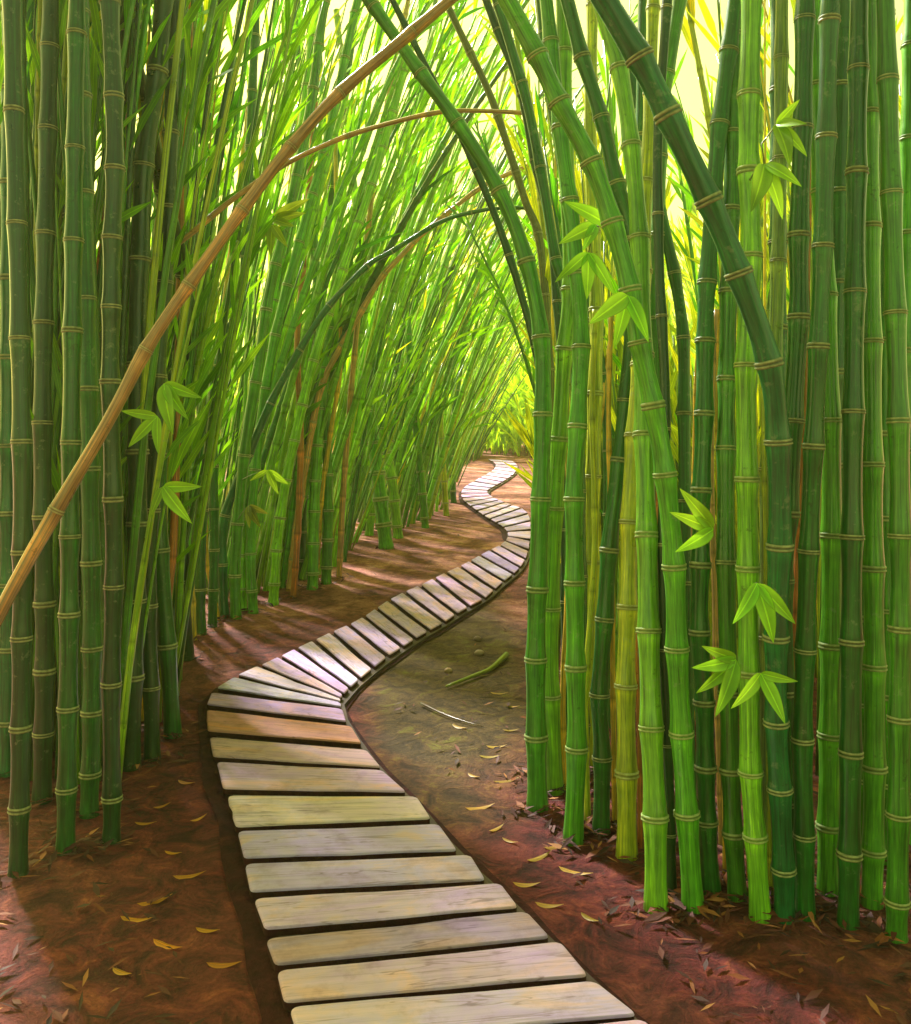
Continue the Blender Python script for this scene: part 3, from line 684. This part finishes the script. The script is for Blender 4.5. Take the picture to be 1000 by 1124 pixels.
# beyond the stalks one can tell apart: the dense young growth filling the grove on both sides
def thicket(name, label, spots, colc, colf, swing):
    V, Fc, U = [], [], []; VL, FL, UL = [], [], []
    off = spots[0][0].copy()
    for b, H, lean, cu, r, nl, lo in spots:
        P = [b + Vector((H * (lean * t + cu * t * t), 0, H * t - .05)) for t in (0, .33, .66, 1)]
        path = Path(P, 3)
        st = [(path.L * k / 8, r * (1 - .7 * k / 8), k * .9) for k in range(9)]
        v, f, u = tube(path, st, off, 5); n = len(V); V += v; Fc += [tuple(n + q for q in g) for g in f]; U += u
        v, f, u = foliage(off, path, nl, lo, .25, .6, .034, swing); n = len(VL); VL += v; FL += [tuple(n + q for q in g) for g in f]; UL += u
    root = empty(name, off); tag(root, label, 'bamboo thicket', kind='stuff')
    a = link('culms', new_mesh('culms', V, Fc, M_THIN, U), root, color=colc); a['kind'] = 'stuff'
    c = link('foliage', new_mesh('foliage', VL, FL, M_FOL, UL, smooth=False), root, color=colf); c['kind'] = 'stuff'
sp = []
for i in range(640):
    x = random.uniform(-40, 525); ey = edge_y(x); y = max(503, ey - (ey - 500) * random.choice([random.uniform(.06, .35), random.uniform(.12, .9)]))
    k = min(1, max(0, (x - 100) / 350))
    sp.append((on_ground(x, y), random.choice([random.uniform(1.5, 3), random.uniform(3, 6), random.uniform(3.5, 6.5)]), random.gauss(.02 + .22 * k, .05 + .07 * k), random.gauss(.03 + .10 * k, .05), random.uniform(.010, .026), random.choice([0, 3, 7, 12]), .4))
thicket('bamboo_thicket', 'dense green young bamboo and leaves filling the left side behind the stalks', sp, (.17, .46, .022), (.17, .46, .022), .25)
sp = []
for i in range(430):
    x = random.uniform(628, 1040); y = random.choice([random.uniform(512, 560), random.uniform(540, 700)])
    gz = 690 < x < 810
    if x < 690 and y < 600: y += 60
    sp.append((on_ground(x, y), random.uniform(.9, 1.7) if gz else random.choice([random.uniform(1, 2), random.uniform(2, 4.5)]), random.gauss(0, .07), random.gauss(-.04, .06), random.uniform(.012, .032), 44, .12))
for i in range(330):
    x = random.uniform(598, 1030); y = random.uniform(600, 850 if x > 700 else 780); gz = 690 < x < 810
    sp.append((on_ground(x, y), random.uniform(1.5, 2.15) if gz else random.uniform(1.8, 4.5), random.gauss(0, .02), random.gauss(-.02, .03), random.uniform(.009, .02), 2, .5))
thicket('bamboo_thicket', 'dense yellow green young bamboo filling the gaps between the right stalks', sp, (.34, .52, .03), (.42, .58, .03), -.1)

# ------------------------------------------------------------------ boardwalk
# near planks: corners on the ground, far-left, far-right, near-right, near-left
TOP = .06
near = [[(338, 1152), (708, 1118), (752, 1165), (350, 1202)], [(318, 1105), (654, 1076), (700, 1112), (330, 1146)],
        [(304, 1065), (616, 1033), (646, 1069), (312, 1098)], [(292, 1030), (579, 1000), (604, 1027), (302, 1057)], [(279, 986), (550, 969), (569, 994), (291, 1018)],
        [(269, 948), (517, 938), (533, 964), (275, 977)], [(261, 912), (482, 904), (502, 932), (268, 940)], [(250, 873), (458, 874), (473, 897), (259, 906)],
        [(238, 836), (420, 845), (446, 868), (245, 864)], [(230, 809), (403, 823), (418, 841), (234, 829)], [(227, 779), (386, 797), (397, 815), (228, 801)],
        [(232, 760), (376, 778), (380, 791), (227, 772)], [(256, 743), (374, 771), (375, 775), (238, 754)], [(281, 731), (374, 767), (373, 769), (261, 740)],
        [(304, 721), (376, 762), (374, 765), (287, 729)]]
rungs = [((307, 720), (377, 761)), ((325, 711), (384, 754)), ((345, 702), (395, 744)), ((364, 693), (410, 732)), ((383, 685), (426, 719)), ((400, 676), (442, 709)),
         ((413, 667), (456, 700)), ((427, 658), (471, 691)), ((444, 649), (488, 682)), ((461, 642), (501, 673)), ((477, 634), (515, 665)), ((489, 628), (532, 656)),
         ((505, 621), (543, 646)), ((516, 615), (553, 637)), ((527, 609), (564, 629)), ((538, 603), (571, 622)), ((549, 598), (577, 613)), ((555, 593), (580, 603)),
         ((558, 588), (582, 592)), ((557, 583), (583, 581)), ((553, 578), (582, 571)), ((545, 573), (580, 563)), ((538, 569), (572, 557)), ((531, 565), (562, 554)),
         ((524, 560), (554, 551)), ((517, 555), (548, 548.5)), ((511, 550.5), (542, 546)), ((507, 546), (538, 543.5)), ((506, 541), (535, 541)), ((508, 536), (535, 538)),
         ((513, 532), (539, 535)), ((520, 528), (545, 532)), ((527, 524), (551, 528.5)), ((533, 521), (557, 525)), ((538, 518), (562, 521.5)), ((542, 515), (566, 518)),
         ((544, 512), (568, 514.5)), ((544, 509), (568, 511)), ((541, 506), (566, 508)), ((535, 503.5), (562, 505.5))]
quads = [[on_ground(x, y, TOP) for x, y in q] for q in near]
for (la, ra), (lb, rb) in zip(rungs, rungs[1:]):
    A, B, Cc, D = on_ground(*lb, TOP), on_ground(*rb, TOP), on_ground(*ra, TOP), on_ground(*la, TOP)
    k = .84
    quads.append([D.lerp(A, k), Cc.lerp(B, k), Cc.lerp(B, .10), D.lerp(A, .10)])
def plank_mesh(q, th, base):
    """a sawn board: rounded corners in plan, eased upper edge, slight wear along its rim"""
    q = [p - base for p in q]
    n = 4; out = []
    for i in range(4):
        p, a, b = q[i], q[i - 1], q[(i + 1) % 4]
        r = min(.020, (a - p).length * .28, (b - p).length * .28)
        s, e = p + (a - p).normalized() * r, p + (b - p).normalized() * r
        for k in range(n):
            t = k / (n - 1); out.append(s * (1 - t) ** 2 + p * (2 * t * (1 - t)) + e * t * t)
    # a couple of points on the long sides so the edge is not ruler straight
    fin = []
    for i, p in enumerate(out):
        fin.append(p); nx = out[(i + 1) % len(out)]
        if i % n == n - 1:
            m = 3 if (nx - p).length > .25 else 0
            dirv = (nx - p).normalized(); nrm = Vector((-dirv.y, dirv.x, 0))
            for k in range(1, m + 1): fin.append(p.lerp(nx, k / (m + 1)) + nrm * random.uniform(-.004, .004))
    N = len(fin); c = sum(fin, Vector()) / N
    ex = ((q[1] + q[2]) - (q[0] + q[3])).normalized(); ey = Vector((-ex.y, ex.x, 0)); W = max(abs((p - c).dot(ex)) for p in fin)
    e = min(.008, th * .25)
    V, Fc, U = [], [], []
    for dz, ins in ((-th, 0.0), (-e * 1.2, 0.0), (-e * .35, e * .35), (0, e * 1.2)):
        for p in fin:
            dv = (c - p); dv.z = 0
            V.append(p + dv.normalized() * min(ins, dv.length * .3) + Vector((0, 0, dz)))
    for l_ in range(3):
        for k in range(N): Fc.append((l_ * N + k, l_ * N + (k + 1) % N, (l_ + 1) * N + (k + 1) % N, (l_ + 1) * N + k))
    Fc.append(tuple(3 * N + k for k in range(N))); Fc.append(tuple(reversed(range(N))))
    # plan outline runs clockwise or not depending on the bend: make faces point outwards
    ar = sum(fin[k].x * fin[(k + 1) % N].y - fin[(k + 1) % N].x * fin[k].y for k in range(N))
    if ar < 0: Fc = [tuple(reversed(f)) for f in Fc]
    for f in Fc: U.append([((V[v] - c).dot(ex), (V[v] - c).dot(ey) + V[v].z * .5) for v in f])
    return V, Fc, U
bw_base = Vector((-.4, 4, 0))
walk = empty('boardwalk', bw_base); tag(walk, 'winding plank boardwalk of weathered greyish boards running up through the grove', 'boardwalk')
pal = [(.72, .51, .94), (.66, .48, .94), (.76, .53, .86), (.70, .45, .72), (.75, .54, .95), (.58, .42, .80)]
special = {10: ((.66, .32, .28), 'orange brown plank'), 9: ((.66, .41, .48), 'pinkish tan plank'), 7: ((.78, .57, .64), 'yellow centred plank'),
           3: ((.46, .34, .60), 'grey violet plank'), 12: ((.68, .58, .85), 'palest grey wedge plank'), 13: ((.68, .58, .85), 'pale grey wedge plank')}
for i, q in enumerate(quads):
    V, Fc, U = plank_mesh(q, .030, bw_base)
    c, lab = special.get(i, (random.choice(pal), None))
    me = new_mesh('plank', V, Fc, M_PLANK, U, smooth=False); me.materials.append(M_BED)      # sawn edges coloured dark to paint the shade in the gaps
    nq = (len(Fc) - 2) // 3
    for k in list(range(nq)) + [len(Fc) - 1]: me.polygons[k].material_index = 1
    o = link('plank', me, walk, color=vary(c, .10))
    if lab: o['label'] = lab
def rail(pts, name, w, h, drop, side, parent, base, mat, col):
    V, Fc, U = [], [], []
    for i, p in enumerate(pts):
        t = (pts[min(i + 1, len(pts) - 1)] - pts[max(i - 1, 0)]); t.z = 0; t.normalize(); nrm = Vector((t.y, -t.x, 0)) * side
        for a, z in ((-w / 2, 0), (w / 2, 0), (w / 2, -h), (-w / 2, -h)): V.append(p + nrm * a + Vector((0, 0, z - drop)) - base)
    for i in range(len(pts) - 1):
        for k in range(4): Fc.append((i * 4 + k, i * 4 + (k + 1) % 4, i * 4 + 4 + (k + 1) % 4, i * 4 + 4 + k)); U.append(((i * .3, k * .1), (i * .3, k * .1 + .1), (i * .3 + .3, k * .1 + .1), (i * .3 + .3, k * .1)))
    link(name, new_mesh(name, V, Fc, mat, U, smooth=False), parent, color=col)
def dedupe(P, md=.12):
    out = [P[0]]
    for p in P[1:]:
        if (p - out[-1]).length > md: out.append(p)
    return out
lft = [(q[3] + q[0]) / 2 for q in quads]; rgt = [(q[1] + q[2]) / 2 for q in quads]
lin = dedupe([a.lerp(b, .10) for a, b in zip(lft, rgt)]); rin = dedupe([b.lerp(a, .02) for a, b in zip(lft, rgt)], .2)
rail(lin, 'stringer', .06, .04, .031, 1, walk, bw_base, M_PLANK, (.10, .07, .06))
rail(rin, 'stringer', .07, .04, .031, 1, walk, bw_base, M_PLANK, (.10, .07, .06))
# dark humus bed under the boards
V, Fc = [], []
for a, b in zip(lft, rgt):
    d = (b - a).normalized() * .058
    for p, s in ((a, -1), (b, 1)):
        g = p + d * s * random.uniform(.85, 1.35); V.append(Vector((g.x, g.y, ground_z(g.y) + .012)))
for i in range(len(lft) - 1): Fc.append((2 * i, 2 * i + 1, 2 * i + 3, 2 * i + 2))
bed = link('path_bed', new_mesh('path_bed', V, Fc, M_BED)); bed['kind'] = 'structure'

# ------------------------------------------------------------------ ground
cen = [(a + b) / 2 for a, b in zip(lft, rgt)]
def path_dist(x, y):
    return min(math.hypot(x - c.x, y - c.y) for c in cen)
def hash_noise(x, y):
    return (math.sin(x * 2.1 + 1.3 * math.sin(y * 1.7)) + math.sin(y * 2.9 + 1.1 * math.sin(x * 3.3)) + .6 * math.sin(x * 7.1 + y * 5.3)) / 2.6
xs, x = [], 0.0
while x < 300: xs.append(x); x += .14 if x < 4 else .14 + (x - 4) * .35
xs = sorted(set([-a for a in xs] + xs))
ys, y = [], -6.0
while y < 400: ys.append(y); y += .5 if y < 1.5 else .14 if y < 12 else .14 + (y - 12) * .12
V, Fc = [], []
for yy in ys:
    for xx in xs:
        k = 1.0
        if yy < 26 and abs(xx) < 5: k = min(1, max(0, (path_dist(xx, yy) - .75) / .6))
        V.append((xx, yy, ground_z(yy) + (hash_noise(xx, yy) * .022 + .004) * k * (1 if yy < 30 else 0)))
nx = len(xs)
for j in range(len(ys) - 1):
    for i in range(nx - 1): Fc.append((j * nx + i, j * nx + i + 1, (j + 1) * nx + i + 1, (j + 1) * nx + i))
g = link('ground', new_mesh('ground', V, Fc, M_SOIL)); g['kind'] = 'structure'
def soil_z(x, y):
    k = min(1, max(0, (path_dist(x, y) - .75) / .6))
    return ground_z(y) + (hash_noise(x, y) * .022 + .004) * k

# litter: small scraps nobody could count
V, Fc = [], []
cnt = 0
while cnt < 3200:
    y = 2.2 + 14 * random.random() ** 1.5; x = random.uniform(-.62, .62) * y
    if path_dist(x, y) < .62: continue
    a = random.uniform(0, 6.283); L = random.uniform(.02, .085); W = L * random.uniform(.14, .32); z = soil_z(x, y) + .006 + random.uniform(0, .012)
    d = Vector((math.cos(a), math.sin(a), random.uniform(-.12, .25))); s = Vector((-math.sin(a), math.cos(a), random.uniform(-.4, .4)))
    p = Vector((x, y, z)); i = len(V)
    V += [p - d * L * .5, p + s * W * .5 + Vector((0, 0, .004)), p + d * L * .5 + Vector((0, 0, .006)), p - s * W * .5 + Vector((0, 0, .004))]
    Fc.append((i, i + 1, i + 2, i + 3)); cnt += 1
feet = [v[3] for v in STALK.values() if v[3].y < 11]
for ft in feet:
    for k in range(26):
        a0 = random.uniform(0, 6.283); rr = .035 + abs(random.gauss(0, .07)); x, y = ft.x + math.cos(a0) * rr, ft.y + math.sin(a0) * rr
        a = random.uniform(0, 6.283); L = random.uniform(.03, .10); W = L * random.uniform(.16, .34); z = soil_z(x, y) + .006 + random.uniform(0, .022)
        d = Vector((math.cos(a), math.sin(a), random.uniform(-.25, .35))); q = Vector((-math.sin(a), math.cos(a), random.uniform(-.5, .5)))
        p = Vector((x, y, z)); i = len(V)
        V += [p - d * L * .5, p + q * W * .5 + Vector((0, 0, .005)), p + d * L * .5 + Vector((0, 0, .008)), p - q * W * .5 + Vector((0, 0, .005))]
        Fc.append((i, i + 1, i + 2, i + 3))
lit = link('leaf_litter', new_mesh('leaf_litter', V, Fc, M_LIT, smooth=False)); tag(lit, 'small dry leaf scraps strewn over the reddish soil', 'leaf litter', kind='stuff')

# fallen leaves one can point at
def fallen(px, py, ang, L, col, label, group):
    b = on_ground(px, py); b.z = soil_z(b.x, b.y) + .012
    d = Vector((math.cos(ang), math.sin(ang), .06)) * L
    V, Fc, U = leaf_mesh(-d * .5, d * .5, random.uniform(.26, .34), .06, towards=Vector((0, 0, -1)))
    o = link('fallen_leaf', new_mesh('fallen_leaf', V, Fc, M_LEAF, U), None, loc=b, color=col)
    tag(o, label, 'fallen leaf', group)
ORD = 'nearest second third fourth fifth sixth seventh eighth ninth tenth eleventh twelfth thirteenth fourteenth fifteenth sixteenth seventeenth eighteenth nineteenth twentieth'.split()
ri = [(527, 887), (545, 911), (603, 995), (578, 972), (592, 942), (560, 925), (632, 958), (612, 930), (556, 858), (538, 832), (561, 806), (563, 778), (545, 822), (520, 853), (505, 800), (648, 1010), (548, 762), (530, 742)]
ri.sort(key=lambda p: -p[1])
for k, (x, y) in enumerate(ri):
    fallen(x, y, random.uniform(-.9, .9), random.uniform(.07, .13), vary((.55, .36, .10), .25),
           'yellowish fallen bamboo leaf, %s of those lying right of the boardwalk' % (ORD[k] if k == 0 else ORD[k] + ' nearest'), 'fallen leaves right of the boardwalk')
le = [(228, 1023), (184, 1039), (170, 990), (208, 962), (190, 938), (178, 886), (160, 905), (150, 1010), (246, 1060), (134, 1070), (218, 900), (205, 860)]
le.sort(key=lambda p: -p[1])
for k, (x, y) in enumerate(le):
    fallen(x, y, random.uniform(-.7, .9), random.uniform(.07, .12), vary((.62, .28, .05), .25),
           'orange fallen bamboo leaf, %s of those lying left of the boardwalk' % (ORD[k] if k == 0 else ORD[k] + ' nearest'), 'fallen leaves left of the boardwalk')
# a broken green twig, a grey one and two pebbles in the mossy bend
def ground_stick(name, pts, r, col, label):
    P = [on_ground(*p) + Vector((0, 0, .02)) for p in pts]
    V, Fc, U = stick(P, r, r * .35, P[0], 7)
    o = link(name, new_mesh(name, V, Fc, M_CULM, U), None, loc=P[0], color=col); tag(o, label, 'twig')
ground_stick('fallen_twig', [(556, 722), (538, 738), (518, 746), (490, 757)], .022, (.22, .28, .04), 'mossy green curved twig lying on the humus inside the path bend')
ground_stick('fallen_twig', [(462, 776), (492, 790), (530, 802)], .007, (.13, .08, .05), 'greyish thin twig lying below the mossy green twig')
for (x, y, r, lab) in ((526, 719, .035, 'tan rounded pebble on the humus above the mossy twig'), (524, 703, .03, 'smaller grey pebble just beyond the tan one'), (492, 738, .028, 'greenish pebble left of the mossy twig')):
    V, Fc = [], []
    for i in range(7):
        for j in range(12):
            th = math.pi * i / 6; ph = 2 * math.pi * j / 12; k = 1 + .12 * math.sin(3 * ph + i) * math.sin(th)
            V.append((r * k * math.sin(th) * math.cos(ph), r * .8 * k * math.sin(th) * math.sin(ph), r * .65 * math.cos(th) + r * .4))
    for i in range(6):
        for j in range(12): Fc.append((i * 12 + j, (i + 1) * 12 + j, (i + 1) * 12 + (j + 1) % 12, i * 12 + (j + 1) % 12))
    b = on_ground(x, y); b.z = soil_z(b.x, b.y)
    o = link('pebble', new_mesh('pebble', V, Fc, M_PLANK), None, loc=b, color=(.42, .30, .22)); tag(o, lab, 'pebble')

# ------------------------------------------------------------------ the bright hazy air of the grove
hm, n, l = nt('haze')
pv = node(n, 'ShaderNodeVolumePrincipled', ins={'Density': .0038, 'Anisotropy': .3}); pv.inputs['Color'].default_value = (1, .95, .38, 1)
ho = node(n, 'ShaderNodeOutputMaterial'); l.new(pv.outputs[0], ho.inputs['Volume'])
X, Ya, Yb, Za, Zb = 45, -5, 75, -1, 16
V = [(x, y, z) for z in (Za, Zb) for y in (Ya, Yb) for x in (-X, X)]
hb = link('haze', new_mesh('haze', V, [(0, 2, 3, 1), (4, 5, 7, 6), (0, 1, 5, 4), (2, 6, 7, 3), (0, 4, 6, 2), (1, 3, 7, 5)], hm, smooth=False)); hb['kind'] = 'stuff'; hb['label'] = 'faint yellow green haze filling the grove'
hb['category'] = 'haze'

# ------------------------------------------------------------------ light
SUN_EL, SUN_AZ = 46, -32        # azimuth from +Y clockwise
w = bpy.data.worlds.new('World'); sc.world = w; w.use_nodes = True
n, l = w.node_tree.nodes, w.node_tree.links; n.clear()
sky = n.new('ShaderNodeTexSky'); sky.sky_type = 'NISHITA'; sky.sun_disc = False
sky.sun_elevation = R(SUN_EL); sky.sun_rotation = R(SUN_AZ); sky.dust_density = 2.5; sky.ozone_density = .3; sky.air_density = .8
tint = n.new('ShaderNodeMix'); tint.data_type = 'RGBA'; tint.blend_type = 'MULTIPLY'; tint.inputs[0].default_value = 1
l.new(sky.outputs[0], tint.inputs[6]); tint.inputs[7].default_value = (1.0, .92, .21, 1)
bg = n.new('ShaderNodeBackground'); bg.inputs[1].default_value = .15; l.new(tint.outputs[2], bg.inputs[0])
wo = n.new('ShaderNodeOutputWorld'); l.new(bg.outputs[0], wo.inputs[0])
sd = bpy.data.lights.new('sun', 'SUN'); so = bpy.data.objects.new('sun', sd); COL.objects.link(so)
sd.energy = 4.5; sd.angle = R(6); sd.color = (1, .97, .92)
az, el = R(SUN_AZ), R(SUN_EL)
dirn = Vector((math.sin(az) * math.cos(el), math.cos(az) * math.cos(el), math.sin(el)))
so.rotation_euler = (-dirn).to_track_quat('-Z', 'Y').to_euler(); so.location = dirn * 30

sc.view_settings.view_transform = 'Standard'; sc.view_settings.look = 'None'; sc.view_settings.exposure = 1.5; sc.view_settings.gamma = 1
sc.render.engine = 'CYCLES'
sc.cycles.use_denoising = True; sc.cycles.max_bounces = 8; sc.cycles.transparent_max_bounces = 8
